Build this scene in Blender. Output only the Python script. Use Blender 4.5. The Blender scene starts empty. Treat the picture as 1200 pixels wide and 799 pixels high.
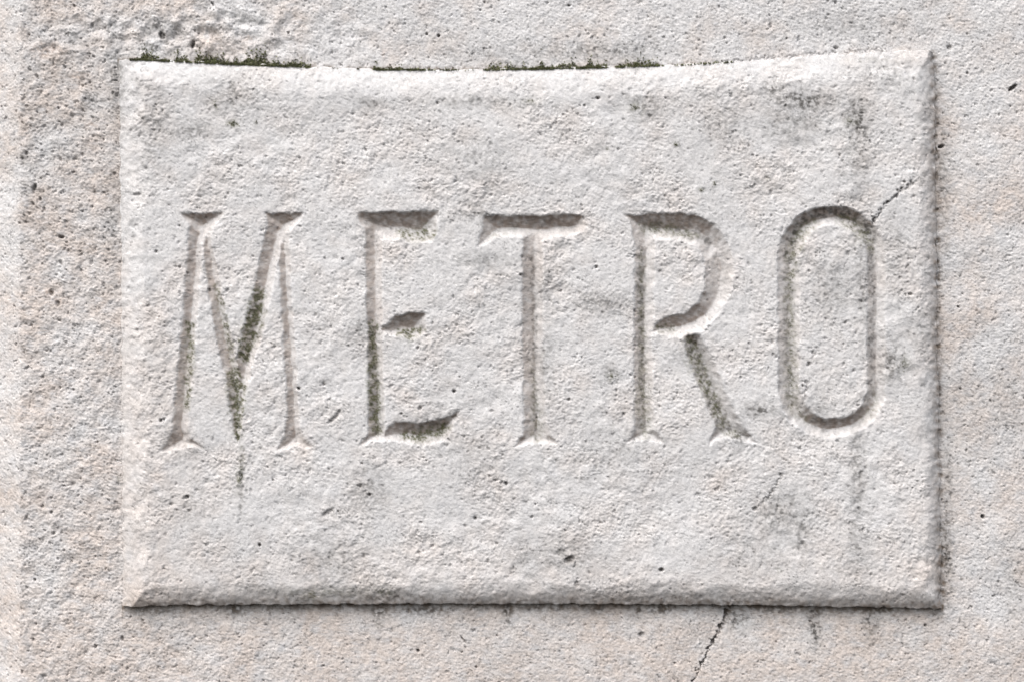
import bpy, math
import numpy as np

S = 0.000625          # metres per unit of the layout grid (plaque about 0.6 m wide)
ZC = 1.75             # height of the middle of the plaque above the ground
TOP = 20.0            # how far the plaque face stands proud of the wall, in layout units
RNG = np.random.RandomState(7)

# ------------------------------------------------------------------ camera, sky, sun, exposure
sc = bpy.context.scene
cam_d = bpy.data.cameras.new('camera')
cam = bpy.data.objects.new('camera', cam_d)
sc.collection.objects.link(cam)
cam.location = (0, -1.5, ZC)
cam.rotation_euler = (math.radians(90), 0, 0)
cam_d.sensor_width = 36
cam_d.lens = 36 * 1.5 / (1200 * S)
cam_d.clip_start = 0.05
cam_d.clip_end = 200
sc.camera = cam

SUN_EL, SUN_AZ = 57.0, 38.0     # elevation; azimuth left of the wall's normal
w = bpy.data.worlds.new('World'); sc.world = w; w.use_nodes = True
nt = w.node_tree; nt.nodes.clear()
sky = nt.nodes.new('ShaderNodeTexSky'); sky.sky_type = 'NISHITA'; sky.sun_disc = False
sky.sun_elevation = math.radians(SUN_EL)
sky.sun_rotation = math.radians(180 + SUN_AZ)
sky.air_density = 1.0; sky.dust_density = 4.0; sky.ozone_density = 1.0
hs = nt.nodes.new('ShaderNodeHueSaturation'); hs.inputs['Saturation'].default_value = 0.35   # overcast: the sky is nearly white
bg = nt.nodes.new('ShaderNodeBackground'); bg.inputs['Strength'].default_value = 0.15
out = nt.nodes.new('ShaderNodeOutputWorld')
nt.links.new(sky.outputs[0], hs.inputs['Color']); nt.links.new(hs.outputs[0], bg.inputs[0]); nt.links.new(bg.outputs[0], out.inputs[0])

sd = bpy.data.lights.new('sun', 'SUN'); sd.energy = 1.05; sd.angle = math.radians(85); sd.color = (1.0, 0.965, 0.92)
sun = bpy.data.objects.new('sun', sd); sc.collection.objects.link(sun)
from mathutils import Vector
el, az = math.radians(SUN_EL), math.radians(SUN_AZ)
to_sun = Vector((-math.sin(az) * math.cos(el), -math.cos(az) * math.cos(el), math.sin(el)))
sun.rotation_euler = to_sun.to_track_quat('Z', 'Y').to_euler()
sun.location = to_sun * 5

vs = sc.view_settings
vs.view_transform = 'Standard'; vs.look = 'None'; vs.gamma = 1; vs.exposure = 0.98; vs.use_curve_mapping = False

# ------------------------------------------------------------------ noise fields (periodic, sampled anywhere)
NW, NH = 2048, 1536
_fx = np.fft.rfftfreq(NW)[None, :]; _fy = np.fft.fftfreq(NH)[:, None]
def band(lam, stretch=1.0, width=0.55, seed=None):
    """Band-limited noise of wavelength lam; stretch > 1 draws it out vertically."""
    r = np.random.RandomState(seed if seed is not None else RNG.randint(1 << 30))
    f = np.sqrt(_fx ** 2 + (_fy * stretch) ** 2) + 1e-9
    g = np.exp(-(np.log(f * lam) ** 2) / (2 * width ** 2))
    n = np.fft.irfft2(np.fft.rfft2(r.standard_normal((NH, NW))) * g, s=(NH, NW))
    return (n / n.std()).astype(np.float32)
def blur(a, s):
    g = np.exp(-2 * (math.pi * s) ** 2 * (_fx ** 2 + _fy ** 2))
    return np.fft.irfft2(np.fft.rfft2(a) * g, s=(NH, NW)).astype(np.float32)
def fract(beta, lo, hi, seed):
    r = np.random.RandomState(seed); f = np.sqrt(_fx ** 2 + _fy ** 2) + 1e-9
    g = f ** (-beta) / (1 + (1 / (f * hi)) ** 4) / (1 + (f * lo) ** 4)
    n = np.fft.irfft2(np.fft.rfft2(r.standard_normal((NH, NW))) * g, s=(NH, NW))
    return (n / n.std()).astype(np.float32)
def samp(f, x, y):
    x = np.mod(x, NW - 1e-3); y = np.mod(y, NH - 1e-3)
    x0 = np.floor(x).astype(np.int32); y0 = np.floor(y).astype(np.int32)
    tx = (x - x0).astype(np.float32); ty = (y - y0).astype(np.float32)
    x1 = (x0 + 1) % NW; y1 = (y0 + 1) % NH; x0 %= NW; y0 %= NH
    return (f[y0, x0] * (1 - tx) + f[y0, x1] * tx) * (1 - ty) + (f[y1, x0] * (1 - tx) + f[y1, x1] * tx) * ty
def sstep(a, b, x):
    t = np.clip((x - a) / (b - a), 0, 1)
    return t * t * (3 - 2 * t)

n3, n5, n9, n16, n34, n70, n180, n500 = [band(l, seed=11 + i) for i, l in enumerate((3.0, 5, 9, 16, 34, 70, 180, 500))]
m3, m6, m12, m26, m60, m140 = [band(l, seed=51 + i) for i, l in enumerate((3.2, 6, 12, 26, 60, 140))]
streak = band(14, stretch=0.12, seed=71)       # vertical streaks
streak2 = band(30, stretch=0.1, seed=72)
fr1, fr2, fr3 = fract(1.25, 2.2, 40, 93), fract(1.0, 2.2, 24, 94), fract(0.6, 2.0, 12, 95)
crev = np.maximum(fr2 - 1.25, 0) * 1.5 + np.maximum(fr3 * 0.6 + n9 * 0.8 - 1.7, 0) * 1.6      # small dark crevices between the grains
fr0 = fract(0.2, 1.6, 9, 97)
grain = (0.20 * fr1 + 0.30 * fr3 + 0.10 * fr0 - 0.95 * crev).astype(np.float32)
lumps = (0.40 * n16 - 0.16 * np.abs(m12) + 0.45 * n34 + 0.7 * n70).astype(np.float32)
terr = n34 * 1.0 + m60 * 0.7 + 0.25 * n9
tq = terr / 0.75; tf = np.floor(tq); flakes = ((tf + sstep(0.72, 1.0, tq - tf)) * 0.75).astype(np.float32)   # flaking crust: small terraces

# ------------------------------------------------------------------ the layout raster: local features (pits, cracks, stains)
OX, OY = 60, 60                                 # raster origin offset
YY, XX = np.mgrid[0:NH, 0:NW].astype(np.float32); XX -= OX; YY -= OY
def window(x0, y0, x1, y1):
    a = max(0, int(y0) + OY); b = min(NH, int(y1) + OY + 1); c = max(0, int(x0) + OX); d = min(NW, int(x1) + OX + 1)
    return slice(a, b), slice(c, d)
def blob(dst, x, y, rx, ry, val, soft=0.5, rot=0.0, mode='max'):
    r = max(rx, ry) * 1.6 + 3
    s = window(x - r, y - r, x + r, y + r)
    dx, dy = XX[s] - x, YY[s] - y
    c, q = math.cos(rot), math.sin(rot)
    u, v = (dx * c + dy * q) / rx, (-dx * q + dy * c) / ry
    d = np.sqrt(u * u + v * v)
    m = (1 - sstep(1 - soft, 1 + soft * 0.6, d)) * val
    dst[s] = np.maximum(dst[s], m) if mode == 'max' else dst[s] + m
def seg_dist(px, py, a, b):
    ax, ay = a; bx, by = b
    dx, dy = bx - ax, by - ay
    t = np.clip(((px - ax) * dx + (py - ay) * dy) / (dx * dx + dy * dy + 1e-9), 0, 1)
    return np.sqrt((px - ax - t * dx) ** 2 + (py - ay - t * dy) ** 2), t
def path(dst, pts, wid, val, soft=1.0, jit=None):
    """Soft line through pts; wid one number or one per point."""
    ws = wid if isinstance(wid, (list, tuple)) else [wid] * len(pts)
    for (a, b, wa, wb) in zip(pts[:-1], pts[1:], ws[:-1], ws[1:]):
        r = max(wa, wb) * 2 + 8
        s = window(min(a[0], b[0]) - r, min(a[1], b[1]) - r, max(a[0], b[0]) + r, max(a[1], b[1]) + r)
        px, py = XX[s], YY[s]
        if jit:
            px = px + jit * m12[s] * 0.8 + jit * m6[s] * 0.4; py = py + jit * n9[s] * 0.8
        d, t = seg_dist(px, py, a, b)
        ww = wa + (wb - wa) * t
        dst[s] = np.maximum(dst[s], val * (1 - sstep(ww * (1 - soft * 0.7), ww * (1 + soft * 0.5) + 0.4, d)))

pit = np.zeros((NH, NW), np.float32)            # holes, subtracted from both surfaces
crack = np.zeros((NH, NW), np.float32)
black = np.zeros((NH, NW), np.float32)          # black algae specks
green = np.zeros((NH, NW), np.float32)          # green algae film
brown = np.zeros((NH, NW), np.float32)          # brown dirt

for i in range(420):                            # small random pits over the whole stone
    x, y = RNG.uniform(-60, 1900), RNG.uniform(-60, 1400)
    left = x < 135
    r = RNG.uniform(0.8, 1.7) * (1.25 if left else 1)
    blob(pit, x, y, r * RNG.uniform(0.9, 1.8), r, RNG.uniform(1.2, 3.2), 0.6, RNG.uniform(0, 3.1))
for i in range(200):                            # the pitted left margin
    x, y = RNG.uniform(22, 134), RNG.uniform(-20, 820)
    if RNG.rand() < 0.35 + 0.65 * (y < 340):
        r = RNG.uniform(0.9, 2.1)
        blob(pit, x, y, r * RNG.uniform(1, 2.0), r, RNG.uniform(1.0, 2.6), 0.7, RNG.uniform(0, 3.1))
HOLES = [(1187, 103, 6, 2.2, -0.6, 7), (1103, 172, 4, 2, -0.3, 6), (1152, 605, 2.6, 2, 0.6, 6), (775, 667, 2.8, 2.2, 0, 6), (514, 42, 2, 2, 0, 5),
         (500, 40, 1.6, 1.6, 0, 3), (338, 39, 1.6, 1.6, 0, 4), (532, 458, 2, 2, 0, 5), (699, 313, 2, 1.8, 0, 4), (433, 579, 1.8, 1.8, 0, 4),
         (557, 607, 1.8, 2, 0, 4), (593, 566, 2, 2.4, 0, 4), (304, 638, 1.8, 1.8, 0, 4), (72, 278, 4, 2, 0.1, 4), (60, 343, 3, 4, 0, 3),
         (68, 356, 3, 3, 0, 3), (188, 492, 2, 2, 0, 4), (40, 679, 1.8, 1.8, 0, 3), (143, 748, 2, 3, 0, 3), (1113, 56, 3, 3, 0, 3),
         (701, 115, 2.4, 1.6, 0, 4), (685, 124, 1.6, 1.6, 0, 3), (1084, 732, 1.6, 1.6, 0, 4), (752, 743, 4.0, 3.4, 0, 2.5), (490, 762, 2, 2, 0, 4),
         (558, 781, 1.6, 1.6, 0, 3), (543, 749, 6, 1.2, 0.9, 2.5), (667, 655, 7, 4, -0.4, 3.5), (676, 684, 3, 4, 0.2, 2.5), (1067, 345, 3, 1.6, 0.1, 3),
         (219, 582, 3, 2, -0.8, 4), (245, 340, 2, 2, 0, 3), (183, 295, 2, 2, 0, 3), (350, 455, 2, 2, 0, 4), (532, 458, 2, 2, 0, 5), (492, 478, 2, 3, 0.5, 3),
         (190, 42, 5, 4, 1.2, 4), (226, 52, 2.5, 5, 0.3, 4.5), (160, 228, 5, 1.6, 0, 2.5), (31, 180, 2, 2.5, 0, 3), (40, 222, 2.5, 6, 0.3, 3),
         (384, 600, 9, 2.5, -0.6, 2.2), (391, 490, 9, 2.2, -0.7, 2.6), (60, 600, 2, 2, 0, 3), (903, 30, 2, 3, 0, 2), (980, 56, 3, 2, 0, 3)]
for x, y, rx, ry, rot, d in HOLES: blob(pit, x, y, rx, ry, d, 0.45, rot)
pit *= (1 + 0.25 * np.clip(n5, -2, 2))

CR = [([(1071, 215), (1058, 222), (1046, 233), (1036, 241), (1030, 251), (1024, 262)], [2.6, 1.5, 1.0, 0.9, 1.7, 1.2], 5.0),
      ([(1003, 282), (996, 298), (988, 316)], [1.0, 0.8, 0.5], 2.2),
      ([(962, 402), (953, 418), (948, 432)], [0.6, 1.4, 0.5], 3.0), ([(946, 446), (944, 462), (939, 478)], [1.0, 0.8, 0.6], 2.8),
      ([(853, 713), (848, 728), (841, 742), (832, 757), (822, 778), (812, 797), (800, 822)], [2.4, 1.8, 2.0, 1.5, 1.3, 1.0, 1.0], 5.5),
      ([(919, 553), (912, 565), (903, 579), (890, 592), (882, 598)], [1.6, 1.2, 1.0, 1.4, 1.0], 2.6),
      ([(858, 702), (855, 710)], [1.2, 1.6], 3),
      ([(140, 72), (142, 300), (144, 712)], [1.0, 0.7, 0.7], 1.0),
      ([(836, 76), (860, 72), (900, 68), (960, 63), (1040, 58)], [1.0, 1.2, 1.0, 1.0, 0.9], 1.6),
      ([(1190, 290), (1183, 298), (1176, 306)], [0.9, 0.9, 0.6], 1.5),
      ([(285, 525), (283, 580), (281, 700)], [0.8, 0.6, 0.5], 0.8)]
for pts, ws, d in CR: path(crack, pts, [a * 0.75 for a in ws], d * 0.8, 0.9, jit=1.6)
crack *= np.clip(0.95 + 0.3 * m12 + 0.2 * m26, 0.35, 1.5)

# stains -------------------------------------------------------
spk = 0.22 + 0.70 * sstep(-0.7, 1.1, fr2 * 0.8 + m12 * 0.5 + n3 * 0.25)          # speckle mask
spk2 = sstep(-0.2, 1.0, m6 + 0.5 * n16)
def stain(dst, x, y, rx, ry, v, rot=0.0, msk=None):
    t = np.zeros_like(dst[window(x - 2.2 * max(rx, ry) - 6, y - 2.2 * max(rx, ry) - 6, x + 2.2 * max(rx, ry) + 6, y + 2.2 * max(rx, ry) + 6)])
    s = window(x - 2.2 * max(rx, ry) - 6, y - 2.2 * max(rx, ry) - 6, x + 2.2 * max(rx, ry) + 6, y + 2.2 * max(rx, ry) + 6)
    dx, dy = XX[s] - x, YY[s] - y
    c, q = math.cos(rot), math.sin(rot)
    d = ((dx * c + dy * q) / rx) ** 2 + ((-dx * q + dy * c) / ry) ** 2
    t = np.exp(-d * 0.9) * v
    if msk is not None: t = t * msk[s]
    dst[s] = np.maximum(dst[s], t)
for x, y, rx, ry, v in [(940, 118, 34, 12, 1.0), (1005, 140, 14, 26, 1.0), (1006, 185, 14, 40, .55), (905, 105, 18, 8, .7), (850, 150, 30, 30, .35), (930, 145, 40, 20, .5),
                        (1046, 425, 16, 24, .75), (1005, 560, 9, 70, .6), (1005, 640, 13, 40, .5), (940, 622, 11, 34, .6), (915, 600, 30, 30, .6), (890, 640, 40, 26, .35),
                        (975, 340, 24, 40, .45), (1010, 330, 12, 60, .5), (1050, 300, 14, 50, .4), (1035, 90, 40, 20, .35), (700, 60, 80, 12, .5), (560, 118, 60, 8, .45),
                        (433, 122, 12, 6, .8), (270, 110, 30, 22, .5), (180, 155, 20, 40, .35), (535, 118, 10, 6, .6), (750, 118, 26, 10, .5), (760, 128, 16, 12, .6), (1105, 210, 10, 60, .5),
                        (1109, 655, 7, 40, .95), (1112, 560, 5, 60, .6), (955, 735, 7, 22, .9), (1020, 728, 9, 20, .8), (865, 725, 14, 12, .7), (640, 340, 10, 14, .5),
                        (715, 440, 8, 12, .6), (690, 350, 12, 10, .5), (640, 430, 10, 40, .5), (560, 540, 40, 40, .3), (515, 500, 20, 30, .35), (720, 520, 60, 40, .25),
                        (890, 480, 18, 8, .9), (60, 120, 60, 90, .22), (40, 230, 20, 40, .3), (190, 40, 20, 14, .5), (560, 60, 60, 16, .3), (1180, 480, 30, 50, .3), (1190, 690, 20, 40, .35),
                        (665, 655, 10, 6, .6), (1130, 480, 40, 60, .2), (135, 90, 8, 60, .6), (130, 250, 8, 60, .4), (450, 700, 30, 8, .5), (800, 700, 120, 10, .35), (1000, 30, 60, 12, .35)]:
    stain(black, x, y, rx, ry, v, msk=spk)
for x, y, rx, ry, v in [(190, 716, 20, 3, .6), (275, 714, 10, 6, 1.), (445, 715, 10, 6, 1.), (500, 714, 22, 5, .9), (595, 714, 7, 9, 1.), (555, 712, 8, 4, .8), (700, 713, 14, 5, .8), (748, 714, 5, 6, 1.),
                        (775, 713, 12, 6, 1.), (852, 714, 8, 6, 1.), (905, 713, 40, 4, .7), (955, 716, 10, 6, .9), (1025, 714, 24, 5, .9), (1100, 712, 10, 4, .6), (445, 722, 5, 14, .5), (596, 725, 4, 8, .7),
                        (350, 712, 40, 3, .5), (640, 712, 120, 2.5, .5)]:
    stain(black, x, y, rx, ry, v * 0.9, msk=sstep(-1.4, 0.6, n9 + 0.5 * n16))
for x, y, rx, ry, v in [(273, 145, 7, 4, 1), (252, 123, 3, 5, .8), (300, 143, 2, 3, .7), (745, 126, 6, 4, .9), (622, 118, 9, 4, .45), (792, 170, 3, 3, .8), (838, 216, 3, 3, .7), (822, 223, 3, 3, .8),
                        (712, 175, 2, 2, .6), (280, 560, 3, 14, .7), (283, 540, 3, 20, .5), (718, 440, 6, 5, .6), (997, 142, 6, 5, .5), (365, 698, 12, 6, .7), (450, 694, 12, 4, .6), (380, 694, 60, 6, .35),
                        (1015, 70, 30, 3, .2), (913, 667, 3, 3, .7), (1060, 425, 5, 8, .5), (140, 560, 3, 3, .5), (900, 210, 3, 3, .4)]:
    stain(green, x, y, rx, ry, v)
# green algae in the cuts of the letters and along the upper seam
GREEN_PATHS = [([(221, 380), (223, 420), (220, 450), (217, 480)], [3, 4, 3, 2], 0.7), ([(253, 335), (259, 360), (267, 395), (272, 420)], [2, 3, 2.5, 3], 0.6),
               ([(302, 345), (298, 372), (291, 398), (285, 420)], [5, 7, 6, 4], 1.0), ([(274, 438), (277, 455), (278, 470), (278, 500), (279, 516)], [5, 7, 6, 3, 1.5], 1.0),
               ([(437, 380), (437, 440), (439, 470), (441, 505)], [3, 4, 5, 4], 0.8), ([(470, 274), (485, 277), (502, 272)], [4, 5, 6], 0.7), ([(470, 390), (482, 392), (492, 388)], [3, 5, 3], 0.9),
               ([(470, 510), (490, 512), (520, 502)], [2, 5, 5], 0.8), ([(622, 420), (628, 470), (630, 512)], [1.5, 3, 6], 0.6), ([(575, 277), (600, 272)], [3, 2], .4),
               ([(752, 300), (753, 420), (753, 470), (756, 508)], [3, 3, 6, 5], 0.75), ([(755, 268), (785, 270), (800, 273), (820, 278)], [4, 5, 4, 2], 0.9), ([(768, 382), (778, 386), (788, 386)], [2, 4, 3], 0.9),
               ([(808, 400), (816, 425), (828, 452), (840, 480), (848, 500)], [5, 7, 6, 5, 4], 0.95), ([(850, 504), (866, 510)], [4, 3], .6),
               ([(926, 330), (928, 380), (928, 430), (929, 470)], [4, 4, 5, 5], 0.75), ([(928, 330), (931, 296), (940, 274), (955, 262)], [4, 6, 5, 4], 0.9),
               ([(985, 258), (1000, 263), (1013, 276), (1022, 292)], [4, 6, 6, 3], 0.9), ([(930, 478), (945, 493)], [5, 3], 0.7), ([(1026, 460), (1024, 480), (1012, 492)], [3, 4, 3], 0.6)]
for pts, ws, v in GREEN_PATHS: path(green, pts, [a * 1.6 for a in ws], v if pts[0][0] < 560 else v * 0.55, 1.0, jit=1.5)
green *= np.clip(0.80 + 0.30 * n9 + 0.3 * n16 + 0.12 * n5, 0, 1.3)
for x, y, rx, ry in [(56, 343, 4, 5), (68, 352, 5, 4), (105, 147, 8, 5), (88, 90, 12, 5), (55, 60, 20, 8), (292, 46, 8, 5), (450, 62, 3, 8)]:
    stain(brown, x, y, rx, ry, 1.0)
DARK = [([(925, 300), (930, 276), (945, 258), (965, 249), (990, 250), (1010, 262), (1022, 280)], 7, .8), ([(1020, 290), (1023, 340), (1022, 400), (1024, 450)], 5, .55), ([(926, 330), (925, 400), (928, 470)], 6, .5),
        ([(755, 262), (780, 266), (810, 270), (830, 282)], 7, .6), ([(752, 290), (752, 400), (754, 500)], 4, .6), ([(810, 400), (830, 452), (846, 495), (868, 512)], 8, .75), ([(843, 300), (852, 330)], 6, .3),
        ([(430, 260), (470, 262), (505, 262)], 6, .35), ([(624, 300), (627, 400), (628, 515)], 3, .6), ([(580, 266), (640, 262), (675, 266)], 5, .35), ([(434, 380), (438, 450), (441, 505)], 5, .5), ([(470, 503), (505, 503), (525, 495)], 5, .4),
        ([(855, 290), (880, 300)], 1, 0), ([(284, 524), (283, 560), (282, 600)], 3, .5), ([(1108, 200), (1110, 300)], 3, .35), ([(1110, 600), (1111, 690)], 4, .6)]
for pts, wd, v in DARK:
    t_ = np.zeros((NH, NW), np.float32); path(t_, pts, wd, v, 1.0, jit=1.2); black = np.maximum(black, t_ * spk)
for i in range(16): stain(black, RNG.uniform(150, 1090), RNG.uniform(90, 690), RNG.uniform(12, 40), RNG.uniform(10, 30), RNG.uniform(.25, .6), msk=spk)

# ------------------------------------------------------------------ the letters: V-cut strokes as outlines
def P(s): v = [float(a) for a in s.split()]; return list(zip(v[::2], v[1::2]))
def ring(outer, inner): return outer + [outer[0]] + [inner[0]] + inner[::-1]
LETTERS = {
 'M': [P("208 249 263 249 252 264 244 275 239 287 231 287 223 271 216 259"),
       P("220 262 240 268 235 330 226 430 220 500 224 513 246 529 225 524 208 526 187 530 200 505 205 450 211 390 216 330"),
       P("234 266 245 268 257 325 268 380 281 432 285 446 282 480 279 524 275 515 264 450 251 392 240 322"),
       P("313 256 342 260 334 280 325 310 317 350 309 390 296 428 286 475 279 520 274 470 275 430 283 392 295 342 305 292"),
       P("309 249 360 249 348 262 339 274 333 287 323 287 315 268"),
       P("322 268 339 268 342 340 348 420 352 500 356 514 370 526 346 522 322 530 334 505 335 455 329 380 325 300")],
 'E': [P("416 249 446 252 448 280 449 400 451 500 454 516 436 517 418 524 430 508 431 450 428 350 426 270"),
       P("418 249 514 246 512 270 506 284 488 285 470 281 430 280 424 262"),
       P("440 386 452 382 462 369 500 366 499 390 484 399 466 394 446 391"),
       P("436 514 448 508 462 492 490 494 518 489 541 480 532 500 522 516 496 522 468 518")],
 'T': [P("565 252 683 251 690 266 676 276 630 281 604 279 580 279 558 292 564 268"),
       P("611 262 637 262 637 400 640 490 644 508 655 523 628 519 600 525 611 508 613 490 611 400")],
 'R': [P("728 251 770 252 768 300 765 400 766 480 768 504 782 519 756 515 732 519 743 504 742 400 743 290 738 262"),
       P("730 251 780 249 815 251 838 262 854 284 861 315 856 346 842 370 822 388 800 395 762 391 766 381 778 371 800 366 818 354 825 335 826 305 816 288 792 281 748 280"),
       P("800 392 822 392 834 416 848 450 860 478 872 500 890 521 866 516 848 512 828 523 838 500 826 472 814 445 802 412")],
}
def stad(cx, cy, hw, hh, r, n=14):
    pts = []
    for qx, qy, a0 in ((1, -1, -90), (1, 1, 0), (-1, 1, 90), (-1, -1, 180)):
        for k in range(n + 1):
            a = math.radians(a0 + 90 * k / n)
            pts.append((cx + qx * (hw - r) + r * math.cos(a), cy + qy * (hh - r) + r * math.sin(a) * (1.0)))
    return pts
LETTERS['O'] = [ring(stad(974.5, 377, 63.5, 135, 58), stad(976.5, 377, 39, 112.5, 38))]
AX_PERP = None
def cut_depth(polys, px, py):
    out_ = np.zeros_like(px)
    for poly in polys:
        n = len(poly)
        area = sum(poly[i][0] * poly[(i + 1) % n][1] - poly[(i + 1) % n][0] * poly[i][1] for i in range(n))
        sg = 1 if area > 0 else -1
        inside = np.zeros(px.shape, bool); dep = np.full(px.shape, 1e9, np.float32)
        for i in range(n):
            a, b = poly[i], poly[(i + 1) % n]
            if abs(a[0] - b[0]) + abs(a[1] - b[1]) < 1e-6: continue
            cond = (a[1] > py) != (b[1] > py)
            with np.errstate(divide='ignore', invalid='ignore'):
                xi = (b[0] - a[0]) * (py - a[1]) / (b[1] - a[1] + 1e-12) + a[0]
            inside ^= cond & (px < xi)
        for i in range(n):
            a, b = poly[i], poly[(i + 1) % n]
            L = math.hypot(b[0] - a[0], b[1] - a[1])
            if L < 1e-6: continue
            if poly is polys[0] and polys is LETTERS['O'] and L > 15 and abs(a[0] - b[0]) < 60 and abs(a[1] - b[1]) < 45 and L < 60 and (a in (poly[0],) or b in (poly[0],)): continue
            nx, ny = -(b[1] - a[1]) / L * sg, (b[0] - a[0]) / L * sg       # inward normal
            q = nx * 0.62 + ny * 0.78                                      # >0: this wall starts at the upper left
            g_ = 0.5 + 0.5 * math.tanh(q * 2.2)
            slope = (1.32 + 0.25 * max(-ny, 0) ** 2) * (1 - g_) + (0.86 + 0.25 * max(ny, 0) ** 2) * g_
            d, _ = seg_dist(px, py, a, b)
            dep = np.minimum(dep, d * slope)
        dep[~inside] = 0
        out_ = np.maximum(out_, dep)
    return out_
cut = np.zeros((NH, NW), np.float32); letter_id = np.zeros((NH, NW), np.int8)
for k, (ch, polys) in enumerate(LETTERS.items()):
    xs = [p[0] for q in polys for p in q]; ys = [p[1] for q in polys for p in q]
    s = window(min(xs) - 8, min(ys) - 8, max(xs) + 8, max(ys) + 8)
    wob = 1.0
    px = XX[s] + wob * (0.6 * m26[s] + 0.32 * n9[s]); py = YY[s] + wob * (0.6 * n34[s] + 0.32 * m12[s])
    c = cut_depth(polys, px, py)
    cut[s] = np.maximum(cut[s], c)
    letter_id[s][c > 0] = k + 1
cut_raw = cut.copy()
cut = np.where(cut > 0, 13.5 * (1 - np.exp(-cut / 13.5)), 0)
cut = blur(cut, 0.6)
_gy, _gx = np.gradient(blur(cut, 1.5)); _g = np.sqrt(_gx ** 2 + _gy ** 2) + 0.04
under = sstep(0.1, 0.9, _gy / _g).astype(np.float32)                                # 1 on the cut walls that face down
shade_side = sstep(-0.25, 0.45, (_gx * 0.62 + _gy * 0.78) / _g).astype(np.float32)   # 1 on the cut walls turned from the sun, painted as shaded

# ------------------------------------------------------------------ outline of the plaque
def interp(pts): 
    a = np.array(pts, float)
    def f(t):
        r = 0
        for o in (-18, -9, 0, 9, 18): r = r + np.interp(np.clip(t + o, a[0, 0], a[-1, 0]), a[:, 0], a[:, 1])
        return r / 5
    return f
top_y = interp([(134, 68), (170, 69), (250, 73), (350, 77), (430, 80), (560, 81), (700, 78), (800, 75), (880, 70), (960, 65), (1040, 60), (1085, 57), (1100, 59)])
bot_y = interp([(134, 713), (200, 710), (400, 708.5), (600, 708), (800, 709), (950, 711), (1060, 713), (1110, 714)])
left_x = interp([(60, 137), (120, 137), (300, 139), (450, 140), (600, 141), (720, 142.5)])
right_x = interp([(50, 1097), (120, 1098), (300, 1100), (500, 1103), (720, 1106)])

def plaque_height(x, y, dl, dr, dt, db):
    nz = samp(n34, x + OX, y + OY) ; nz2 = samp(n70, x + OX, y + OY); nz3 = samp(n16, x + OX, y + OY)
    def prof(d, side, wd, pw):
        t = np.clip((d + 0.35 * nz3) / (wd * (1 + 0.10 * nz2)), 0, 1)
        return side + (TOP - side) * (1 - (1 - t) ** pw)
    h = prof(dl, 3.0, 31.0, 1.22)
    h = np.minimum(h, prof(dr, 5.0, 24.0, 1.6))
    h = np.minimum(h, prof(dt, 11.0, 34.0, 1.4))
    h = np.minimum(h, prof(db, 9.5, 27.0, 1.6))
    return h
def wall_base(x, y):
    h = np.zeros_like(x)
    lx = 23.5 + 0.5 * samp(n70, x * 0 + 300, y + OY)
    h -= np.clip(lx - x, 0, 70) * 1.05                               # chamfered left margin
    return h
def rough(x, y, kind):
    X, Y = x + OX, y + OY
    g, l, f = samp(grain, X, Y), samp(lumps, X, Y), samp(flakes, X, Y)
    big = 0.9 * samp(n180, X, Y) + 1.2 * samp(n500, X, Y)
    if kind == 'wall':
        leftm = 1 - sstep(150, 420, x)                                # coarser at the left, finer at the right
        crust = np.exp(-(((x - 240) / 150) ** 2 + ((y - 42) / 30) ** 2)) + 0.16 * (1 - sstep(100, 150, x)) * sstep(10, 26, x)
        ga = 0.76 + 0.26 * leftm; la = 0.20 + 0.20 * leftm
        h = g * ga + l * la + f * 1.35 * np.clip(crust, 0, 1.2) + big * 0.7
        h -= 1.3 * np.clip(1 - np.abs(x - 139) / 7, 0, 1) * sstep(60, 80, y) * (1 - sstep(690, 714, y))
    else:
        mod = 0.85 + 0.3 * np.clip(samp(m140, X, Y), -1, 1.4)
        h = g * 0.88 * mod + l * 0.26 * mod + 0.28 * f * np.clip(samp(n180, X + 300, Y) * 0.6 + 0.4, 0, 1) + big * 0.6
    h -= samp(pit, X, Y) + samp(crack, X, Y)
    return h

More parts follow.
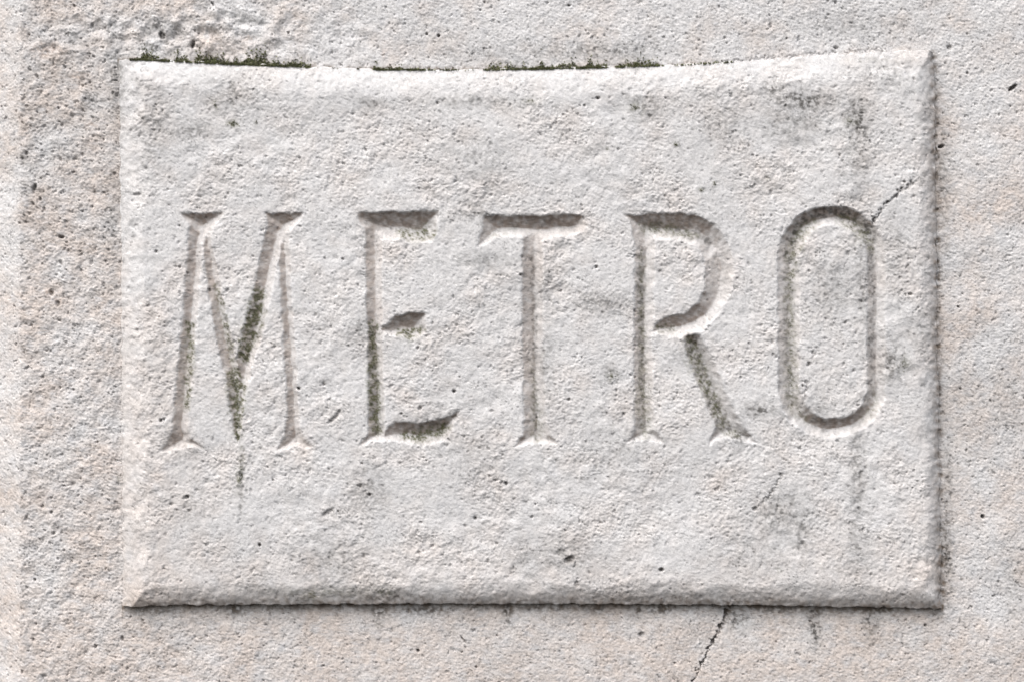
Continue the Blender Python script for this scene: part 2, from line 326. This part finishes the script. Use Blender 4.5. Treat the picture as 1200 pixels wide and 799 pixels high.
def colour(x, y, kind, cutd=None):
    X, Y = x + OX, y + OY
    a = samp(m140, X, Y); b = samp(m60, X + 500, Y); c = samp(n180, X + 900, Y + 300); d = samp(m26, X, Y); st = samp(streak2, X, Y)
    white = np.array([0.556, 0.543, 0.536]); pink = np.array([0.515, 0.458, 0.420]); grey = np.array([0.455, 0.450, 0.455])
    if kind == 'wall':
        warm = 0.46 + 0.18 * a + 0.14 * b + 0.12 * c + 0.22 * (1 - sstep(110, 190, x)) * sstep(19, 27, x) + 0.36 * sstep(690, 760, y) * (1 - 0.4 * sstep(1080, 1150, x)) - 0.35 * (1 - sstep(40, 110, y)) * sstep(250, 420, x)
        gr = 0.15 + 0.16 * d + 0.12 * st
    else:
        warm = 0.12 + 0.10 * a + 0.08 * b + 0.35 * (1 - sstep(150, 300, x)) * sstep(260, 460, y) + 0.28 * sstep(600, 700, y) + 0.15 * sstep(1060, 1090, x)
        gr = 0.08 + 0.10 * d + 0.07 * samp(n70, X + 200, Y)
    warm = np.clip(warm, 0, 1)[:, None]; gr = np.clip(gr, 0, 0.8)[:, None]
    col = white * (1 - warm) + pink * warm
    col = col * (1 - gr) + grey * gr
    # natural mottling of the grain
    gl = samp(grain, X, Y)                                            # darker in the hollows between the grains, paler on the tops
    mot = 1 + 0.055 * samp(fr0, X + 400, Y) + 0.03 * samp(fr2, X + 77, Y) - 0.20 * sstep(0.3, 1.5, -gl) + 0.05 * sstep(0.2, 1.0, gl)
    fleck = sstep(1.9, 2.7, samp(fr3, X + 911, Y + 31) + 0.5 * samp(m60, X, Y)); mot = mot * (1 - 0.45 * fleck) + 0.03 * samp(m12, X, Y + 50)
    col = col * np.clip(mot, 0.45, 1.25)[:, None]
    if cutd is not None:                                              # brownish patina in the cuts, plus painted shade on walls facing down and right
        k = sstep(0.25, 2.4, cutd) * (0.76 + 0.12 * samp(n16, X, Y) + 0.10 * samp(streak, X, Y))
        k = np.clip(k * (0.26 + 0.74 * samp(shade_side, X, Y)), 0, 0.9)[:, None]
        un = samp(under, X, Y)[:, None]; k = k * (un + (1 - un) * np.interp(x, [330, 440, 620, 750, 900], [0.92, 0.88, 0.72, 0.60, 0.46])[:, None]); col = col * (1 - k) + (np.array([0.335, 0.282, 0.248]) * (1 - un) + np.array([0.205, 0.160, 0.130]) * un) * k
    pk = np.clip(samp(pit, X, Y) / 4 + samp(crack, X, Y) / 4.5, 0, 1)[:, None]
    col = col * (1 - 0.8 * pk) + np.array([0.07, 0.06, 0.055]) * 0.8 * pk
    br = np.clip(samp(brown, X, Y) * (0.6 + 0.5 * samp(n9, X, Y)), 0, 1)[:, None] * 0.30
    col = col * (1 - br) + np.array([0.40, 0.27, 0.19]) * br
    bl = np.clip(samp(black, X, Y) * 1.35, 0, 1)[:, None] * 0.86
    col = col * (1 - bl) + np.array([0.050, 0.046, 0.040]) * bl
    gn = np.clip(samp(green, X, Y) * 1.3 * (0.5 + 0.5 * sstep(-0.6, 0.8, samp(n3, X, Y) + samp(n5, X, Y))), 0, 1)[:, None] * 0.9
    col = col * (1 - gn) + np.array([0.080, 0.082, 0.040]) * gn
    return np.clip(col, 0.01, 0.8)

# ------------------------------------------------------------------ material
def stone_material():
    m = bpy.data.materials.new('limestone'); m.use_nodes = True
    n = m.node_tree.nodes; l = m.node_tree.links
    b = n['Principled BSDF']; b.inputs['Roughness'].default_value = 0.93; b.inputs['Specular IOR Level'].default_value = 0.25
    at = n.new('ShaderNodeAttribute'); at.attribute_name = 'stone_colour'
    tc = n.new('ShaderNodeTexCoord')
    no = n.new('ShaderNodeTexNoise'); no.inputs['Scale'].default_value = 1000; no.inputs['Detail'].default_value = 4; no.inputs['Roughness'].default_value = 0.65
    l.new(tc.outputs['Object'], no.inputs['Vector'])
    mr = n.new('ShaderNodeMapRange'); mr.inputs[1].default_value = 0.3; mr.inputs[2].default_value = 0.7; mr.inputs[3].default_value = 0.90; mr.inputs[4].default_value = 1.08
    l.new(no.outputs['Fac'], mr.inputs[0])
    mx = n.new('ShaderNodeVectorMath'); mx.operation = 'SCALE'
    l.new(at.outputs['Color'], mx.inputs[0]); l.new(mr.outputs[0], mx.inputs['Scale']); l.new(mx.outputs[0], b.inputs['Base Color'])
    bu = n.new('ShaderNodeBump'); bu.inputs['Strength'].default_value = 0.55; bu.inputs['Distance'].default_value = 0.0006
    l.new(no.outputs['Fac'], bu.inputs['Height']); l.new(bu.outputs[0], b.inputs['Normal'])
    return m
STONE = stone_material()

# ------------------------------------------------------------------ mesh from a (warped) grid, split by masks
def to_world(x, y, h, k=1.0):                 # k: size of the layout on the plane it is laid on
    co = np.empty((x.size, 3), np.float32)
    co[:, 0] = (x - 600) * S * k; co[:, 1] = (TOP - h) * S; co[:, 2] = (399.5 - y) * S * k
    return co
def grid_quads(nr, nc):
    i = np.arange(nr * nc, dtype=np.int32).reshape(nr, nc)
    return np.stack([i[:-1, :-1], i[1:, :-1], i[1:, 1:], i[:-1, 1:]], -1).reshape(-1, 4)
def add_mesh(name, co, quads, col, mat, parent=None):
    used = np.unique(quads); remap = np.zeros(co.shape[0], np.int32); remap[used] = np.arange(used.size, dtype=np.int32)
    q = remap[quads]; co = co[used]; col = col[used]
    me = bpy.data.meshes.new(name)
    me.vertices.add(len(co)); me.vertices.foreach_set('co', co.ravel())
    k = q.shape[1]
    me.loops.add(q.size); me.loops.foreach_set('vertex_index', q.ravel())
    me.polygons.add(len(q)); me.polygons.foreach_set('loop_start', np.arange(0, q.size, k, dtype=np.int32))
    me.update(calc_edges=True)
    me.polygons.foreach_set('use_smooth', np.ones(len(q), bool))
    ca = me.attributes.new('stone_colour', 'FLOAT_COLOR', 'POINT')
    c4 = np.ones((len(co), 4), np.float32); c4[:, :3] = col
    ca.data.foreach_set('color', c4.ravel())
    me.materials.append(mat)
    o = bpy.data.objects.new(name, me); sc.collection.objects.link(o)
    if parent is not None: o.parent = parent
    else: o.location = (0, 0, ZC)
    return o
def empty(name, label, cat):
    o = bpy.data.objects.new(name, None); sc.collection.objects.link(o); o.location = (0, 0, ZC); o.empty_display_size = 0.05
    o['label'] = label; o['category'] = cat
    return o

# --- the wall
def axis(lo, hi, step, ext_lo, ext_hi):
    def grow(n0, n1):                       # fine near the picture, coarser further out
        v, st, o = 0.0, step, []
        while v < n1:
            st = min(st * 1.25, 5.0) if v < n0 else st * 1.3
            v += st; o.append(v)
        return o
    out_lo = [lo - t for t in grow(220, lo - ext_lo)]; out_hi = [hi + t for t in grow(220, ext_hi - hi)]
    return np.array(out_lo[::-1] + list(np.arange(lo, hi, step)) + out_hi, np.float32)
ax = axis(-20, 1222, 1.0, -1100, 2300); ay = axis(-14, 814, 1.0, -1000, 1900)
GX, GY = np.meshgrid(ax, ay); wx, wy = GX.ravel(), GY.ravel()
hw = wall_base(wx, wy) + rough(wx, wy, 'wall')
# seam dirt round the plaque, with soft shadow painted in below and at right
wcol = colour(wx, wy, 'wall')
dl = left_x(wy) - wx; dr = wx - right_x(wy); dtp = top_y(wx) - wy; db = wy - bot_y(wx)
inx = (dl < 0) & (dr < 0); iny = (dtp < 0) & (db < 0)
nse = samp(n16, wx + OX, wy + OY); nst = samp(streak, wx + OX, wy + OY)
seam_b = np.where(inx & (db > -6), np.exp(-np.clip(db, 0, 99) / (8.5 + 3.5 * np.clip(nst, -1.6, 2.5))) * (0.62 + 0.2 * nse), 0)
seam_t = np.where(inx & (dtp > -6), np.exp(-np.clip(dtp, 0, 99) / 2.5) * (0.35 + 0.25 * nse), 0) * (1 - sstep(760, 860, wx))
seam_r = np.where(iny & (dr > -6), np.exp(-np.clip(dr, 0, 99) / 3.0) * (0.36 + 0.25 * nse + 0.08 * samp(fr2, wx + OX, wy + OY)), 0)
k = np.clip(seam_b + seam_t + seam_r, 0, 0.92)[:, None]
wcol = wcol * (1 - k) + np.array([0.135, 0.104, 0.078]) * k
hw = hw - 1.2 * np.clip(seam_r, 0, 1)
co = to_world(wx, wy, hw, 1.0083); q = grid_quads(len(ay), len(ax))
cx = wx[q].mean(1); cy = wy[q].mean(1)
hole = (cx > left_x(cy) + 14) & (cx < right_x(cy) - 14) & (cy > top_y(cx) + 14) & (cy < bot_y(cx) - 14)
chm = (cx < 23) & ~hole
wall = empty('stone_wall', 'pale weathered limestone wall, pitted and cracked, around and behind the carved plaque', 'wall')
wall['kind'] = 'thing'
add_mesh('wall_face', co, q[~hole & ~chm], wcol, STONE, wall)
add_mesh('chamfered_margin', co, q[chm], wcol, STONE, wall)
del co, q

# --- the plaque: a grid warped to its outline, with sides running back into the wall
nu, nv = 968, 650
U, V = np.meshgrid(np.linspace(0, 1, nu, dtype=np.float32), np.linspace(0, 1, nv, dtype=np.float32))
x = 139 + U * 962; y = 70 + V * 640
for _ in range(3):
    xl, xr = left_x(y), right_x(y); yt, yb = top_y(x), bot_y(x)
    x = xl + U * (xr - xl); y = yt + V * (yb - yt)
edge = np.minimum(np.minimum(U, 1 - U) * 962, np.minimum(V, 1 - V) * 640)
fade = np.exp(-edge / 3.0)
jx = 0.8 * samp(n34, x + OX, y + OY) + 0.15 * samp(n9, x + OX, y + OY); jy = 0.5 * samp(m26, x + OX, y + OY) + 0.25 * samp(m12, x + OX, y + OY)
x = x + jx * fade; y = y + jy * fade                                 # a worn, slightly uneven outline
# clip the four corners a little
xf, yf = x.ravel(), y.ravel()
h = plaque_height(xf, yf, U.ravel() * 962, (1 - U.ravel()) * 962, V.ravel() * 640, (1 - V.ravel()) * 640)
cd = samp(cut, xf + OX, yf + OY)
rg = rough(xf, yf, 'plaque')
h = h + rg * (1 - 0.45 * sstep(1, 6, cd)) * (1 - 0.55 * np.exp(-edge.ravel() / 14.0)) - cd
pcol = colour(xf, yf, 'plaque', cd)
nn = samp(n16, xf + OX, yf + OY); n6_ = samp(fr2, xf + OX, yf + OY)
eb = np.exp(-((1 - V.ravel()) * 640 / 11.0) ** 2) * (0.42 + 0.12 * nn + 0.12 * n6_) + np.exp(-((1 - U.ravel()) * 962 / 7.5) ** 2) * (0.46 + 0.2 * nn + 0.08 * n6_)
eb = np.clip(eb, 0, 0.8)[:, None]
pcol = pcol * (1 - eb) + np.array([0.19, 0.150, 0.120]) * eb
co = to_world(xf, yf, h)
# sides
idx = np.arange(nu * nv).reshape(nv, nu)
per = np.concatenate([idx[0, :], idx[1:, -1], idx[-1, -2::-1], idx[-2:0:-1, 0]])
nP = len(per); base = co.shape[0]; rows = [per]; newco = []; newcol = []; hp = h[per]
for r, t in enumerate((0.3, 0.65, 1.0)):
    hh = hp * (1 - t) + (-7.0) * t
    c3 = to_world(xf[per], yf[per], hh); c3 += RNG.normal(0, 0.25 * S, c3.shape)
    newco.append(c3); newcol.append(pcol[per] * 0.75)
    rows.append(base + r * nP + np.arange(nP))
co = np.concatenate([co] + newco); pcol = np.concatenate([pcol] + newcol)
sk = []
for a, b in zip(rows[:-1], rows[1:]):
    sk.append(np.stack([a, b, np.roll(b, -1), np.roll(a, -1)][::-1], -1))
sk = np.concatenate(sk).astype(np.int32)
side_no = np.zeros(nP, int); side_no[nu - 1:nu + nv - 2] = 1; side_no[nu + nv - 2:2 * nu + nv - 3] = 2; side_no[2 * nu + nv - 3:] = 3
side_no = np.tile(side_no, 3)
q = grid_quads(nv, nu)
qu = U.ravel()[q].mean(1) * 962; qv = V.ravel()[q].mean(1) * 640
ds = np.stack([qv, (962 - qu) * 28 / 23, (640 - qv) * 28 / 27, qu], 0)
bev = ds.argmin(0); isb = ds.min(0) < 28
lid = letter_id[np.clip((yf[q].mean(1) + OY).round().astype(int), 0, NH - 1), np.clip((xf[q].mean(1) + OX).round().astype(int), 0, NW - 1)]
plq = empty('stone_plaque', 'raised rectangular pale stone plaque with sloping edges and the carved word METRO', 'plaque')
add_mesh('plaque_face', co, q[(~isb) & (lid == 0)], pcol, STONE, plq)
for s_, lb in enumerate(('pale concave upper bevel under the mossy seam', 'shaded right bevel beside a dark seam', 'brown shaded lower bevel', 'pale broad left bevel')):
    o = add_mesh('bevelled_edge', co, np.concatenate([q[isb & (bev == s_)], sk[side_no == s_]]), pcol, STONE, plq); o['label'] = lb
for k_, ch in enumerate(LETTERS):
    o = add_mesh('carved_letter', co, q[lid == k_ + 1], pcol, STONE, plq); o['label'] = 'letter %s cut into the stone in a V groove' % ch

# ------------------------------------------------------------------ moss: masses of tiny leafy tufts
def moss_material():
    m = bpy.data.materials.new('moss'); m.use_nodes = True
    n = m.node_tree.nodes; l = m.node_tree.links
    b = n['Principled BSDF']; b.inputs['Roughness'].default_value = 0.9; b.inputs['Specular IOR Level'].default_value = 0.2
    at = n.new('ShaderNodeAttribute'); at.attribute_name = 'stone_colour'; l.new(at.outputs['Color'], b.inputs['Base Color'])
    return m
MOSS = moss_material()
# a height lookup for both surfaces
hp_map = h.reshape(nv, nu)
def surf(px, py):
    u = (px - left_x(py)) / (right_x(py) - left_x(py)); v = (py - top_y(px)) / (bot_y(px) - top_y(px))
    inside = (u > 0) & (u < 1) & (v > 0) & (v < 1)
    hi = hp_map[np.clip((v * (nv - 1)).round().astype(int), 0, nv - 1), np.clip((u * (nu - 1)).round().astype(int), 0, nu - 1)]
    ho = wall_base(px, py) + rough(px, py, 'wall')
    return np.where(inside, hi, ho)
def moss(name, label, px, py, size, tone):
    n = len(px); hh = surf(px, py)
    cen = to_world(px, py, hh + size * 0.35)
    nb = 5                                                            # five pointed leaves to a tuft
    R = RNG
    base_ = np.repeat(cen, nb, 0); sz = np.repeat(size, nb)[:, None] * S * R.uniform(0.6, 1.3, (n * nb, 1))
    d = R.normal(0, 1, (n * nb, 3)); d[:, 1] = -np.abs(d[:, 1]) - 0.3; d /= np.linalg.norm(d, axis=1)[:, None]
    s_ = np.cross(d, R.normal(0, 1, (n * nb, 3))); s_ /= np.linalg.norm(s_, axis=1)[:, None] + 1e-6
    a = base_ - d * sz * 0.4; t = base_ + d * sz; b = base_ + s_ * sz * 0.35; c = base_ - s_ * sz * 0.35
    co_ = np.stack([a, b, t, c], 1).reshape(-1, 3)
    q_ = np.arange(n * nb * 4, dtype=np.int32).reshape(-1, 4)
    pal = np.array([[0.090, 0.096, 0.050], [0.125, 0.134, 0.066], [0.080, 0.073, 0.052], [0.21, 0.20, 0.14]])
    ci = R.choice(4, n, p=[0.4, 0.25, 0.25, 0.1]); cc = np.repeat(pal[ci] * tone, nb * 4, 0)
    o = add_mesh(name, co_, q_, cc, MOSS)
    o['label'] = label; o['category'] = 'moss'; o['kind'] = 'stuff'
    return o
px, py = [], []
for x0, x1, n_, hgt in ((150, 362, 3000, 4.6), (225, 320, 1500, 7.0), (150, 175, 300, 6), (411, 497, 1000, 3.4), (430, 470, 350, 5.5), (497, 570, 160, 2.0), (568, 775, 2300, 3.6), (625, 650, 350, 8), (680, 705, 350, 6), (366, 400, 60, 2), (776, 860, 120, 1.8)):
    xx = RNG.uniform(x0, x1, n_); keep = 0.5 * samp(n16, xx + OX, xx * 0 + 70) + 0.8 * samp(m60, xx + OX, xx * 0 + 200) > -0.35 - 0.9 * (RNG.rand(len(xx)) < 0.3)
    xx = xx[keep]; ex = np.minimum(1, np.minimum(xx - x0, x1 - xx) / 12) 
    px.append(xx); py.append(top_y(xx) + 0.8 - np.abs(RNG.normal(0, 1, len(xx))) * hgt * (0.50 + 1.1 * RNG.rand(len(xx)) ** 3) * (0.4 + 0.6 * ex) * (0.75 + 0.45 * np.clip(samp(m26, xx + OX, xx * 0 + 70), -1, 1.5)))
px = np.concatenate(px); py = np.concatenate(py)
moss('moss', 'dark green moss lining the seam above the top edge of the plaque', px, py, RNG.uniform(1.0, 2.3, len(px)), 1.6)
px, py = [], []
for pts, ws, v in GREEN_PATHS:
    pts_ = np.array(pts, float); seg = np.hypot(*np.diff(pts_, axis=0).T); cum = np.concatenate([[0], np.cumsum(seg)]); n_ = int(cum[-1] * np.mean(ws) * 1.0 * max(v - 0.45, 0) ** 1.3 * (1.0 if pts[0][0] < 560 else 0.35))
    t = RNG.uniform(0, cum[-1], n_); w_ = np.interp(t, cum, ws)
    xx = np.interp(t, cum, pts_[:, 0]) + RNG.normal(0, 0.42, n_) * w_; yy = np.interp(t, cum, pts_[:, 1]) + RNG.normal(0, 0.42, n_) * w_
    keep = samp(n9, xx + OX, yy + OY) + samp(n16, xx + OX, yy + OY) > -0.5
    px.append(xx[keep]); py.append(yy[keep])
for x_, y_, rx_, ry_, n_ in [(273, 145, 6, 4, 30), (252, 123, 2.5, 4, 14), (300, 143, 1.5, 2, 6), (745, 127, 5, 3, 22), (740, 123, 2, 2, 8), (792, 170, 2, 2, 8), (838, 216, 2, 2, 7), (822, 223, 2, 2, 8), (282, 558, 2, 10, 26), (718, 440, 4, 3, 10), (997, 142, 4, 3, 10), (622, 118, 5, 2, 6), (1058, 428, 4, 7, 12)]:
    px.append(x_ + RNG.normal(0, 0.5, n_) * rx_); py.append(y_ + RNG.normal(0, 0.5, n_) * ry_)
px = np.concatenate(px); py = np.concatenate(py)
moss('moss', 'thin olive green moss in the letter grooves and in small flecks on the plaque', px, py, RNG.uniform(0.5, 1.2, len(px)), 1.2)
